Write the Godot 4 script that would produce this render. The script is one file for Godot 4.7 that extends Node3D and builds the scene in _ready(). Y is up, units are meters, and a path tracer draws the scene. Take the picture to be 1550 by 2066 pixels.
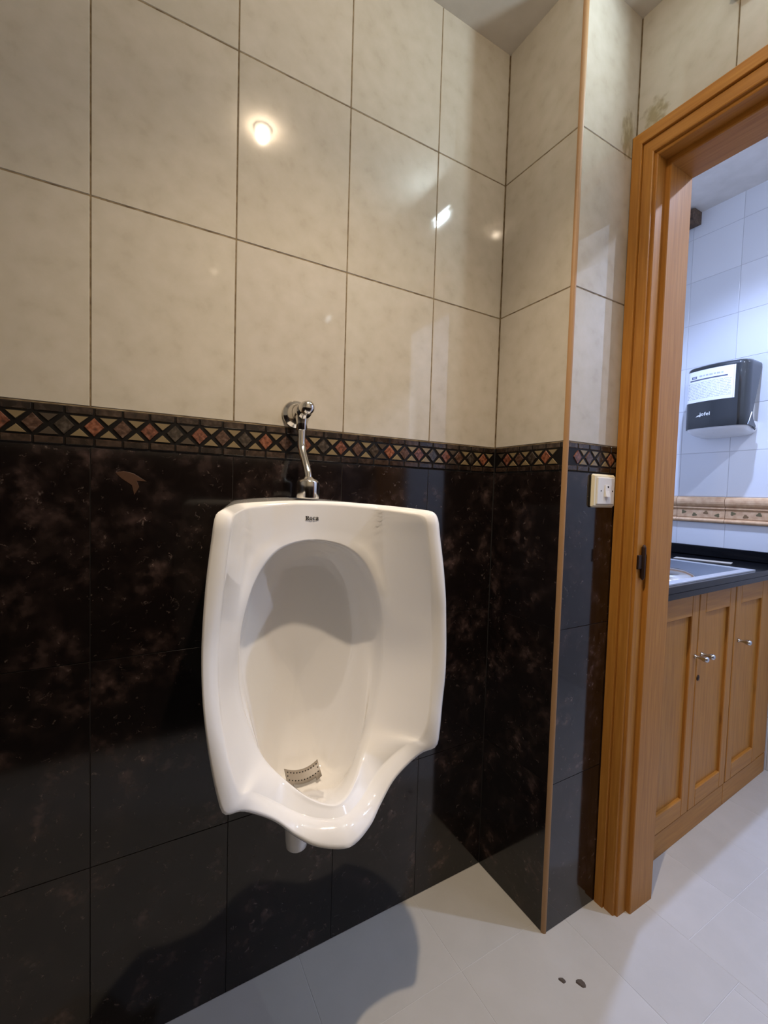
extends Node3D
# A small tiled toilet room with a wall urinal, seen past a pilaster into a washroom.

# ---- measured layout (metres) ----
const XC := 0.9857      # pilaster side (faces -x)
const ZC := 0.2437      # pilaster front (faces +z)
const XD := 1.2048      # door wall (faces -x)
const CEIL := 2.3593
const Y0 := 1.2576      # lower edge of the beige tiles
const TH := 0.3724      # beige tile height
const TW := 0.25
const BAND := 1.1855    # lower edge of the decorated border
const DARK: Array[float] = [0.0, 0.391, 0.788, 1.1845]
const ZF := 1.163       # wall opposite the urinal
const XL := -0.62       # left wall
const XW := 2.382       # far wall of the washroom
const CEIL2 := 2.482
const XU := 0.383       # middle of the urinal
const GAP := 0.0020

var M := {}
var taken := {}
var cache := {}
var rng := RandomNumberGenerator.new()

# ================= small helpers =================
func mat(c: Color, rough := 0.5, metal := 0.0, spec := 0.5) -> StandardMaterial3D:
	var m := StandardMaterial3D.new()
	m.albedo_color = c
	m.roughness = rough
	m.metallic = metal
	m.metallic_specular = spec
	return m

func c8(r: float, g: float, b: float) -> Color:
	return Color(r / 255.0, g / 255.0, b / 255.0)

func noise_tex(size: int, freq: float, sd: int, stops: Array, oct := 4, type := FastNoiseLite.TYPE_SIMPLEX_SMOOTH, warp := 0.0, normal := false) -> NoiseTexture2D:
	var n := FastNoiseLite.new()
	n.noise_type = type
	n.seed = sd
	n.frequency = freq
	n.fractal_octaves = oct
	if warp > 0.0:
		n.domain_warp_enabled = true
		n.domain_warp_amplitude = warp
		n.domain_warp_frequency = freq * 1.5
	var t := NoiseTexture2D.new()
	t.width = size
	t.height = size
	t.seamless = true
	t.noise = n
	if normal:
		t.as_normal_map = true
		t.bump_strength = 4.0
	if stops.size() > 0:
		var g := Gradient.new()
		var offs := PackedFloat32Array()
		var cols := PackedColorArray()
		for s in stops:
			offs.append(s[0])
			cols.append(s[1])
		g.offsets = offs
		g.colors = cols
		t.color_ramp = g
	return t

func tri(m: StandardMaterial3D, sc: Vector3, off := Vector3.ZERO) -> StandardMaterial3D:
	m.uv1_triplanar = true
	m.uv1_world_triplanar = true
	m.uv1_scale = sc
	m.uv1_offset = off
	return m

func numbered(n: String) -> String:
	if not taken.has(n):
		taken[n] = 0
		return n
	taken[n] += 1
	return "%s_%03d" % [n, taken[n]]

func meta(o: Node, label: String, category: String, group := "", kind := "") -> void:
	o.set_meta("label", label)
	if category:
		o.set_meta("category", category)
	if group:
		o.set_meta("group", group)
	if kind:
		o.set_meta("kind", kind)

func thing(n: String, at: Vector3, label: String, category: String, group := "", kind := "") -> Node3D:
	var o := Node3D.new()
	o.name = numbered(n)
	add_child(o)
	o.position = at
	meta(o, label, category, group, kind)
	return o

func part(parent: Node3D, n: String, mesh: Mesh, m: Material, at := Vector3.ZERO, basis := Basis.IDENTITY) -> MeshInstance3D:
	var o := MeshInstance3D.new()
	o.name = n
	o.mesh = mesh
	o.material_override = m
	parent.add_child(o, true)
	o.transform = Transform3D(basis, at)
	return o

func begin() -> SurfaceTool:
	var st := SurfaceTool.new()
	st.begin(Mesh.PRIMITIVE_TRIANGLES)
	return st

func smooth(st: SurfaceTool, on: bool) -> void:
	st.set_smooth_group(0 if on else -1)

func tri3(st: SurfaceTool, a: Vector3, b: Vector3, c: Vector3) -> void:
	st.add_vertex(a)
	st.add_vertex(b)
	st.add_vertex(c)

func qd(st: SurfaceTool, a: Vector3, b: Vector3, c: Vector3, d: Vector3) -> void:
	tri3(st, a, b, c)
	tri3(st, a, c, d)

func fin(st: SurfaceTool) -> ArrayMesh:
	st.generate_normals()
	return st.commit()

# a box with chamfered edges, centred
func cbox(size: Vector3, bev := 0.002) -> ArrayMesh:
	var key := "b%.4f_%.4f_%.4f_%.4f" % [size.x, size.y, size.z, bev]
	if cache.has(key):
		return cache[key]
	var st := begin()
	smooth(st, false)
	var h := size * 0.5
	bev = minf(bev, minf(h.x, minf(h.y, h.z)) * 0.9)
	# vertex on face axis ax at corner signs s
	var v := func(s: Vector3, ax: int) -> Vector3:
		var p := Vector3((h.x - bev) * s.x, (h.y - bev) * s.y, (h.z - bev) * s.z)
		p[ax] = h[ax] * s[ax]
		return p
	var hull: Array = []
	for ax in 3:
		var b := (ax + 1) % 3
		var c := (ax + 2) % 3
		for sg in [1.0, -1.0]:
			var q: Array = []
			for sc in [[1.0, 1.0], [-1.0, 1.0], [-1.0, -1.0], [1.0, -1.0]]:
				var s := Vector3.ZERO
				s[ax] = sg
				s[b] = sc[0]
				s[c] = sc[1]
				q.append(v.call(s, ax))
			hull.append(q)
		# edges along axis ax
		for sb in [1.0, -1.0]:
			for sc2 in [1.0, -1.0]:
				var s1 := Vector3.ZERO
				s1[ax] = 1.0
				s1[b] = sb
				s1[c] = sc2
				var s2 := s1
				s2[ax] = -1.0
				hull.append([v.call(s1, b), v.call(s1, c), v.call(s2, c), v.call(s2, b)])
	for sx in [1.0, -1.0]:
		for sy in [1.0, -1.0]:
			for sz in [1.0, -1.0]:
				var s3 := Vector3(sx, sy, sz)
				hull.append([v.call(s3, 0), v.call(s3, 1), v.call(s3, 2)])
	for q in hull:
		var n: Vector3 = (q[1] - q[0]).cross(q[2] - q[0])
		var mid: Vector3 = (q[0] + q[1] + q[2]) / 3.0
		if n.dot(mid) > 0.0:
			q.reverse()
		tri3(st, q[0], q[1], q[2])
		if q.size() == 4:
			tri3(st, q[0], q[2], q[3])
	var me := fin(st)
	cache[key] = me
	return me

# box between two corners as a part
func block(parent: Node3D, n: String, a: Vector3, b: Vector3, m: Material, bev := 0.001) -> MeshInstance3D:
	return part(parent, n, cbox((b - a).abs(), bev), m, (a + b) * 0.5)

# flat polygon (x, y) raised along +z, with its upper edge drawn in
func gem(poly: PackedVector2Array, t: float, inset: float) -> ArrayMesh:
	var st := begin()
	smooth(st, false)
	var c := Vector2.ZERO
	for p in poly:
		c += p
	c /= poly.size()
	var top := PackedVector2Array()
	for p in poly:
		var l := (p - c).length()
		top.append(c + (p - c) * maxf(0.1, (l - inset * 1.5) / l))
	var area := 0.0
	for i in poly.size():
		area += poly[i].cross(poly[(i + 1) % poly.size()])
	var ccw := area > 0.0
	var idx := Geometry2D.triangulate_polygon(top)
	for i in range(0, idx.size(), 3):
		var a := Vector3(top[idx[i]].x, top[idx[i]].y, t)
		var b := Vector3(top[idx[i + 1]].x, top[idx[i + 1]].y, t)
		var d := Vector3(top[idx[i + 2]].x, top[idx[i + 2]].y, t)
		if (b - a).cross(d - a).z > 0.0:
			tri3(st, a, d, b)
		else:
			tri3(st, a, b, d)
	for i in poly.size():
		var j := (i + 1) % poly.size()
		var a2 := Vector3(poly[i].x, poly[i].y, 0)
		var b2 := Vector3(poly[j].x, poly[j].y, 0)
		var c2 := Vector3(top[j].x, top[j].y, t)
		var d2 := Vector3(top[i].x, top[i].y, t)
		if ccw:
			qd(st, a2, d2, c2, b2)
		else:
			qd(st, a2, b2, c2, d2)
	return fin(st)

# profile (radius, height) turned about y
func lathe(prof: Array, seg := 40) -> ArrayMesh:
	var st := begin()
	smooth(st, true)
	for i in prof.size() - 1:
		var p: Vector2 = prof[i]
		var q: Vector2 = prof[i + 1]
		for k in seg:
			var a := TAU * k / seg
			var b := TAU * (k + 1) / seg
			var pa := Vector3(cos(a) * p.x, p.y, sin(a) * p.x)
			var pb := Vector3(cos(b) * p.x, p.y, sin(b) * p.x)
			var qa := Vector3(cos(a) * q.x, q.y, sin(a) * q.x)
			var qb := Vector3(cos(b) * q.x, q.y, sin(b) * q.x)
			if p.x > 1e-6:
				tri3(st, pa, pb, qb)
			if q.x > 1e-6:
				tri3(st, pa, qb, qa)
	return fin(st)

func tube(path: Array, r: float, seg := 20) -> ArrayMesh:
	var st := begin()
	smooth(st, true)
	var rings: Array = []
	for i in path.size():
		var t: Vector3 = (path[mini(i + 1, path.size() - 1)] - path[maxi(i - 1, 0)]).normalized()
		var u := t.cross(Vector3(1, 0, 0)).normalized()
		var w := t.cross(u)
		var ring: Array = []
		for k in seg:
			var a := TAU * k / seg
			ring.append(path[i] + (u * cos(a) + w * sin(a)) * r)
		rings.append(ring)
	for i in rings.size() - 1:
		for k in seg:
			var k2 := (k + 1) % seg
			qd(st, rings[i][k], rings[i][k2], rings[i + 1][k2], rings[i + 1][k])
	return fin(st)

# polygon in (x, z) raised from y0 to y1
func prism(poly: PackedVector2Array, y0: float, y1: float) -> ArrayMesh:
	var st := begin()
	smooth(st, false)
	var area := 0.0
	for i in poly.size():
		area += poly[i].cross(poly[(i + 1) % poly.size()])
	var pts := poly.duplicate()
	if area < 0.0:
		pts.reverse()
	var idx := Geometry2D.triangulate_polygon(pts)
	for i in range(0, idx.size(), 3):
		var a := pts[idx[i]]
		var b := pts[idx[i + 1]]
		var c := pts[idx[i + 2]]
		if (b - a).cross(c - a) < 0.0:
			var s := b
			b = c
			c = s
		tri3(st, Vector3(a.x, y1, a.y), Vector3(b.x, y1, b.y), Vector3(c.x, y1, c.y))
		tri3(st, Vector3(a.x, y0, a.y), Vector3(c.x, y0, c.y), Vector3(b.x, y0, b.y))
	for i in pts.size():
		var p := pts[i]
		var q := pts[(i + 1) % pts.size()]
		qd(st, Vector3(p.x, y0, p.y), Vector3(q.x, y0, q.y), Vector3(q.x, y1, q.y), Vector3(p.x, y1, p.y))
	return fin(st)

# polygon in (depth, y) swept along an axis: pts of (a, y), from s0 to s1 along z
func extrude_z(poly: PackedVector2Array, z0: float, z1: float) -> ArrayMesh:
	var st := begin()
	smooth(st, false)
	for i in poly.size():
		var p := poly[i]
		var q := poly[(i + 1) % poly.size()]
		qd(st, Vector3(p.x, p.y, z0), Vector3(p.x, p.y, z1), Vector3(q.x, q.y, z1), Vector3(q.x, q.y, z0))
	var idx := Geometry2D.triangulate_polygon(poly)
	for i in range(0, idx.size(), 3):
		for z in [z0, z1]:
			tri3(st, Vector3(poly[idx[i]].x, poly[idx[i]].y, z), Vector3(poly[idx[i + 1]].x, poly[idx[i + 1]].y, z), Vector3(poly[idx[i + 2]].x, poly[idx[i + 2]].y, z))
	return fin(st)

# ================= materials =================
func dark_marble(sd: int) -> ImageTexture:
	var n := 1024
	var fields: Array = []
	for f in [[0.006, 5, sd], [0.02, 4, sd + 1], [0.018, 3, sd + 2], [0.045, 2, sd + 3], [0.01, 3, sd + 4]]:
		var fn := FastNoiseLite.new()
		fn.noise_type = FastNoiseLite.TYPE_SIMPLEX_SMOOTH
		fn.frequency = f[0]
		fn.fractal_octaves = f[1]
		fn.seed = f[2]
		if fields.size() >= 2:
			fn.domain_warp_enabled = true
			fn.domain_warp_amplitude = 30.0
			fn.domain_warp_frequency = 0.012
		var im := fn.get_seamless_image(n, n)
		im.convert(Image.FORMAT_L8)
		fields.append(im.get_data())
	var out := PackedByteArray()
	out.resize(n * n * 3)
	var f0: PackedByteArray = fields[0]
	var f1: PackedByteArray = fields[1]
	var f2: PackedByteArray = fields[2]
	var f3: PackedByteArray = fields[3]
	var f4: PackedByteArray = fields[4]
	for i in n * n:
		var cloud := clampf((f0[i] - 80) / 150.0, 0.0, 1.0) * clampf((f1[i] - 60) / 140.0, 0.0, 1.0) * (0.55 + f3[i] / 280.0)
		var ridge := absf(f2[i] - 128.0)
		var fleck := 0.0
		if ridge < 6.0 and f3[i] > 138 and f4[i] > 100:
			fleck = (1.0 - ridge / 6.0) * clampf((f3[i] - 138) / 55.0, 0.0, 1.0)
		var r := 21.0 + cloud * 52.0 + fleck * 78.0
		var g := 16.0 + cloud * 42.0 + fleck * 72.0
		var b := 15.0 + cloud * 39.0 + fleck * 68.0
		out[i * 3] = int(minf(r, 255))
		out[i * 3 + 1] = int(minf(g, 255))
		out[i * 3 + 2] = int(minf(b, 255))
	var im2 := Image.create_from_data(n, n, false, Image.FORMAT_RGB8, out)
	return ImageTexture.create_from_image(im2)

func make_materials() -> void:
	# beige glazed wall tile: soft cloudy cream, four tints of the same print
	var bt := noise_tex(512, 0.022, 11, [[0.0, c8(178, 170, 156)], [0.3, c8(185, 178, 164)], [0.6, c8(188, 181, 168)], [1.0, c8(192, 185, 173)]], 6)
	M.beige = []
	for k in 5:
		var m := mat(Color.WHITE, 0.045, 0.0, 0.55)
		m.albedo_texture = bt
		m.albedo_color = [Color(1, 1, 1), Color(0.985, 0.985, 0.98), Color(1, 0.995, 0.985), Color(0.99, 0.985, 0.985), Color(0.975, 0.97, 0.96)][k]
		tri(m, Vector3.ONE * 1.6, Vector3(0.37 * k, 0.23 * k, 0.51 * k))
		M.beige.append(m)
	var dt := dark_marble(21)
	M.dark = []
	for k in 4:
		var m := mat(Color.WHITE, 0.09, 0.0, 0.5)
		m.albedo_texture = dt
		tri(m, Vector3.ONE * 1.15, Vector3(0.31 * k, 0.43 * k, 0.19 * k))
		M.dark.append(m)
	M.grout = mat(c8(118, 103, 80), 0.9)
	M.grout.albedo_texture = noise_tex(256, 0.03, 5, [[0.0, c8(120, 105, 85)], [1.0, c8(225, 220, 205)]], 4)
	M.grout.albedo_color = c8(176, 162, 138)
	tri(M.grout, Vector3.ONE * 4.0)
	M.grout_dark = mat(c8(22, 17, 15), 0.85)
	M.grout_white = mat(c8(188, 188, 190), 0.8)
	M.plaster = mat(c8(226, 220, 212), 0.9)
	M.plaster.albedo_texture = noise_tex(256, 0.02, 8, [[0.0, c8(240, 240, 238)], [1.0, c8(255, 255, 255)]], 4)
	tri(M.plaster, Vector3.ONE * 2.0)
	M.white_tile = []
	for k in 3:
		var m := mat([c8(218, 219, 221), c8(222, 223, 225), c8(215, 217, 220)][k], 0.12)
		M.white_tile.append(m)
	M.floor = []
	var ft := noise_tex(512, 0.012, 31, [[0.0, c8(214, 212, 209)], [0.5, c8(217, 215, 212)], [1.0, c8(220, 218, 216)]], 5)
	for k in 3:
		var m := mat([Color(0.87, 0.865, 0.85), Color(0.88, 0.875, 0.86), Color(0.865, 0.86, 0.845)][k], 0.22)
		m.albedo_texture = ft
		tri(m, Vector3.ONE * 1.3, Vector3(0.4 * k, 0.2 * k, 0.3 * k))
		M.floor.append(m)
	M.floor_grout = mat(c8(190, 188, 184), 0.5)
	M.ceramic = mat(c8(235, 233, 230), 0.05, 0.0, 0.5)
	M.ceramic.clearcoat_enabled = true
	M.ceramic.clearcoat = 0.4
	M.ceramic.clearcoat_roughness = 0.03
	M.chrome = mat(c8(214, 210, 204), 0.14, 1.0)
	M.steel = mat(c8(196, 200, 206), 0.24, 1.0)
	M.steel_rim = mat(c8(226, 229, 234), 0.4, 0.85)
	M.steel_dark = mat(c8(120, 116, 110), 0.3, 1.0)
	M.grid = mat(c8(142, 133, 122), 0.4, 0.0)
	M.hole = mat(c8(28, 24, 20), 0.8)
	M.print = mat(c8(52, 48, 46), 0.5)
	M.ivory = mat(c8(226, 216, 186), 0.28)
	M.switch_white = mat(c8(224, 221, 214), 0.25)
	M.bronze = mat(c8(158, 122, 82), 0.5)
	var wt := noise_tex(512, 0.012, 41, [[0.0, c8(158, 102, 40)], [0.4, c8(169, 114, 46)], [0.65, c8(174, 118, 49)], [1.0, c8(184, 130, 58)]], 5)
	M.wood = mat(Color.WHITE, 0.42, 0.0, 0.4)
	M.wood.albedo_texture = wt
	tri(M.wood, Vector3(14.0, 0.7, 14.0))
	M.wood_h = M.wood.duplicate()
	M.wood_h.uv1_scale = Vector3(14.0, 14.0, 0.7)
	M.wood_cab = M.wood.duplicate()
	M.wood_cab.uv1_scale = Vector3(9.0, 0.6, 9.0)
	M.wood_cab.uv1_offset = Vector3(0.3, 0.7, 0.2)
	M.wood_cab_h = M.wood.duplicate()
	M.wood_cab_h.uv1_scale = Vector3(0.6, 9.0, 9.0)
	M.iron = mat(c8(62, 44, 34), 0.5, 0.7)
	M.granite = mat(c8(20, 20, 23), 0.14, 0.0, 0.32)
	M.granite.albedo_texture = noise_tex(512, 0.25, 51, [[0.0, c8(70, 70, 80)], [0.7, c8(90, 90, 100)], [0.85, c8(255, 255, 255)], [1.0, c8(255, 255, 255)]], 2)
	M.granite.albedo_color = c8(40, 40, 45)
	tri(M.granite, Vector3.ONE * 3.0)
	M.black_plastic = mat(c8(20, 24, 25), 0.09)
	M.black_plastic.clearcoat_enabled = true
	M.black_plastic.clearcoat = 0.6
	M.white_plastic = mat(c8(226, 226, 224), 0.25)
	M.beam = mat(Color.WHITE, 0.8)
	M.beam.albedo_texture = noise_tex(256, 0.02, 61, [[0.0, c8(60, 45, 34)], [1.0, c8(110, 88, 68)]], 5)
	tri(M.beam, Vector3(12, 12, 4))
	M.moulding = mat(Color.WHITE, 0.2)
	M.moulding.albedo_texture = noise_tex(256, 0.02, 71, [[0.0, c8(190, 148, 108)], [1.0, c8(222, 186, 146)]], 4)
	tri(M.moulding, Vector3.ONE * 5.0)
	M.leaf = mat(c8(104, 92, 58), 0.4)
	M.leaf_b = mat(c8(126, 96, 60), 0.4)
	M.cloth = mat(c8(168, 160, 148), 0.8)
	M.dirt = mat(c8(84, 74, 66), 0.8)
	M.flake = mat(c8(74, 50, 36), 0.35)
	M.lead = mat(c8(14, 10, 8), 0.45, 0.0, 0.35)
	M.gems = []
	for c in [[c8(104, 60, 43), c8(58, 36, 27)], [c8(74, 51, 39), c8(46, 32, 25)], [c8(54, 45, 37), c8(34, 28, 24)], [c8(120, 70, 48), c8(68, 40, 30)]]:
		var m := mat(Color.WHITE, 0.14)
		m.albedo_texture = noise_tex(128, 0.05, 81 + M.gems.size(), [[0.0, c[1]], [0.5, c[0]], [1.0, c[0].lightened(0.15)]], 3)
		tri(m, Vector3.ONE * 14.0)
		M.gems.append(m)
	M.tri_light = mat(c8(118, 102, 74), 0.16)
	M.tri_grey = mat(c8(66, 56, 46), 0.16)
	M.brick = []
	for c in [c8(46, 34, 27), c8(38, 28, 23), c8(56, 42, 33)]:
		var m := mat(Color.WHITE, 0.16)
		m.albedo_texture = noise_tex(128, 0.04, 91 + M.brick.size(), [[0.0, c.darkened(0.45)], [0.6, c], [1.0, c.lightened(0.12)]], 3)
		tri(m, Vector3.ONE * 9.0)
		M.brick.append(m)

# ================= tiled faces =================
# lays one tile; origin o, axis u along the row, y up, facing n
func lay(parent: Node3D, n: String, o: Vector3, u: Vector3, s0: float, s1: float, y0: float, y1: float, m: Material, t := 0.005, bev := 0.0012, gap := GAP) -> MeshInstance3D:
	var nrm := u.cross(Vector3.UP)
	var b := Basis(u, Vector3.UP, nrm)
	var c := o + u * ((s0 + s1) * 0.5) + Vector3.UP * ((y0 + y1) * 0.5) - nrm * (t * 0.5) + nrm * rng.randf_range(-0.0002, 0.0002)
	return part(parent, n, cbox(Vector3(s1 - s0 - gap, y1 - y0 - gap, t), bev), m, c, b)

# the whole height of one face of the toilet room: dark tiles, border, beige tiles
func tiled_face(wall: Node3D, o: Vector3, u: Vector3, cols: Array, s_lo: float, s_hi: float, d0: int, top := CEIL) -> void:
	for i in cols.size() - 1:
		for j in 3:
			lay(wall, "dark_tile", o, u, cols[i], cols[i + 1], DARK[j], DARK[j + 1], M.dark[rng.randi() % M.dark.size()], 0.005, 0.0003, 0.0014)
		var ys := [Y0, Y0 + TH, Y0 + 2 * TH, top + 0.01]
		for j in 3:
			lay(wall, "beige_tile", o, u, cols[i], cols[i + 1], ys[j], ys[j + 1], M.beige[rng.randi() % M.beige.size()])
	border(wall, o, u, s_lo, s_hi, d0)

# relief border: two rows of small bricks, and between them diamonds and triangles
func border(wall: Node3D, o: Vector3, u: Vector3, s_lo: float, s_hi: float, phase: int) -> void:
	var nrm := u.cross(Vector3.UP)
	var b := Basis(u, Vector3.UP, nrm)
	var y0 := BAND + 0.001
	var y1 := Y0 - 0.0012
	var strip := part(wall, "border_strip", cbox(Vector3(s_hi - s_lo, y1 - y0, 0.006), 0.0015), M.lead, o + u * ((s_lo + s_hi) * 0.5) + Vector3.UP * ((y0 + y1) * 0.5) - nrm * 0.003, b)
	var p := 0.0445
	var h := y1 - y0
	var bh := 0.0125
	var gy := 0.0022
	var mid := h - 2 * (bh + gy) - 2 * gy
	var t := 0.0022
	var k0 := int(ceil((s_lo - 0.006) / p)) - 1
	var k1 := int(floor((s_hi - 0.006) / p)) + 1
	var sc := (s_lo + s_hi) * 0.5
	var d := gem(PackedVector2Array([Vector2(-0.0155, 0), Vector2(0, mid * 0.5 - 0.001), Vector2(0.0155, 0), Vector2(0, -mid * 0.5 + 0.001)]), t, 0.0008)
	var tt := gem(PackedVector2Array([Vector2(-0.0145, 0), Vector2(0.0145, 0), Vector2(0, -mid * 0.5 + 0.004)]), t, 0.0007)
	var tb := gem(PackedVector2Array([Vector2(-0.0145, 0), Vector2(0.0145, 0), Vector2(0, mid * 0.5 - 0.004)]), t, 0.0007)
	var br := cbox(Vector3(p - 0.003, bh, 0.004), 0.0012)
	for k in range(k0, k1 + 1):
		var s := 0.006 + k * p
		var g: int = [3, 1, 0, 2, 0, 1, 2][posmod(k + phase, 7)]
		if s > s_lo + 0.016 and s < s_hi - 0.016:
			part(strip, "diamond", d, M.gems[g], Vector3(s - sc, 0, 0.003))
		var e := s + p * 0.5
		if e > s_lo + 0.016 and e < s_hi - 0.016:
			var tm: Material = M.tri_light if posmod(k + phase, 5) != 3 else M.tri_grey
			part(strip, "triangle", tt, tm, Vector3(e - sc, mid * 0.5, 0.003))
			part(strip, "triangle", tb, tm, Vector3(e - sc, -mid * 0.5, 0.003))
		var a0 := maxf(s + 0.0015, s_lo + 0.001)
		var a1 := minf(s + p - 0.0015, s_hi - 0.001)
		if a1 - a0 > 0.006:
			var bm := br if a1 - a0 > p - 0.0035 else cbox(Vector3(a1 - a0, bh, 0.004), 0.0012)
			for sg in [1.0, -1.0]:
				part(strip, "small_brick", bm, M.brick[rng.randi() % 3], Vector3((a0 + a1) * 0.5 - sc, sg * (h * 0.5 - bh * 0.5 - 0.001), 0.0025))

# ================= urinal =================
func half_curve(keys: Array, s: float) -> Vector3:
	# keys: [s, Vector3(dx, y, z)]; Catmull-Rom, mirrored at both ends
	var n := keys.size()
	var i := 0
	while i < n - 2 and keys[i + 1][0] < s:
		i += 1
	var t: float = clampf((s - keys[i][0]) / (keys[i + 1][0] - keys[i][0]), 0.0, 1.0)
	var mir := func(v: Vector3) -> Vector3: return Vector3(-v.x, v.y, v.z)
	var p1: Vector3 = keys[i][1]
	var p2: Vector3 = keys[i + 1][1]
	var p0: Vector3 = keys[i - 1][1] if i > 0 else mir.call(keys[1][1])
	var p3: Vector3 = keys[i + 2][1] if i < n - 2 else mir.call(keys[n - 2][1])
	var s0: float = keys[i - 1][0] if i > 0 else -keys[1][0]
	var s3: float = keys[i + 2][0] if i < n - 2 else 2.0 - keys[n - 2][0]
	var h: float = keys[i + 1][0] - keys[i][0]
	var m1: Vector3 = (p2 - p0) / (keys[i + 1][0] - s0) * h
	var m2: Vector3 = (p3 - p1) / (s3 - keys[i][0]) * h
	var t2 := t * t
	var t3 := t2 * t
	return p1 * (2 * t3 - 3 * t2 + 1) + m1 * (t3 - 2 * t2 + t) + p2 * (-2 * t3 + 3 * t2) + m2 * (t3 - t2)

func with_s(s: Array, pts: Array) -> Array:
	var o: Array = []
	for i in s.size():
		o.append([s[i], Vector3(pts[i][0], pts[i][1], pts[i][2])])
	return o

# depth of the front face of the urinal above its middle
func face_z(x: float, y: float) -> float:
	var xi := 0.2
	var tab := [[0.85, 0.2], [0.878, 0.2], [0.922, 0.197], [0.978, 0.1925], [1.036, 0.186], [1.064, 0.182], [1.12, 0.180]]
	for i in tab.size() - 1:
		if y >= tab[i][0] and y <= tab[i + 1][0]:
			xi = lerpf(tab[i][1], tab[i + 1][1], (y - tab[i][0]) / (tab[i + 1][0] - tab[i][0]))
	var zp := 0.120 + 0.040 * pow(absf(x) / 0.148, 1.6)
	var t := clampf((absf(x) - 0.132) / (xi - 0.132), 0.0, 1.0)
	return lerpf(zp, 0.266, pow(t, 1.6))

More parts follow.
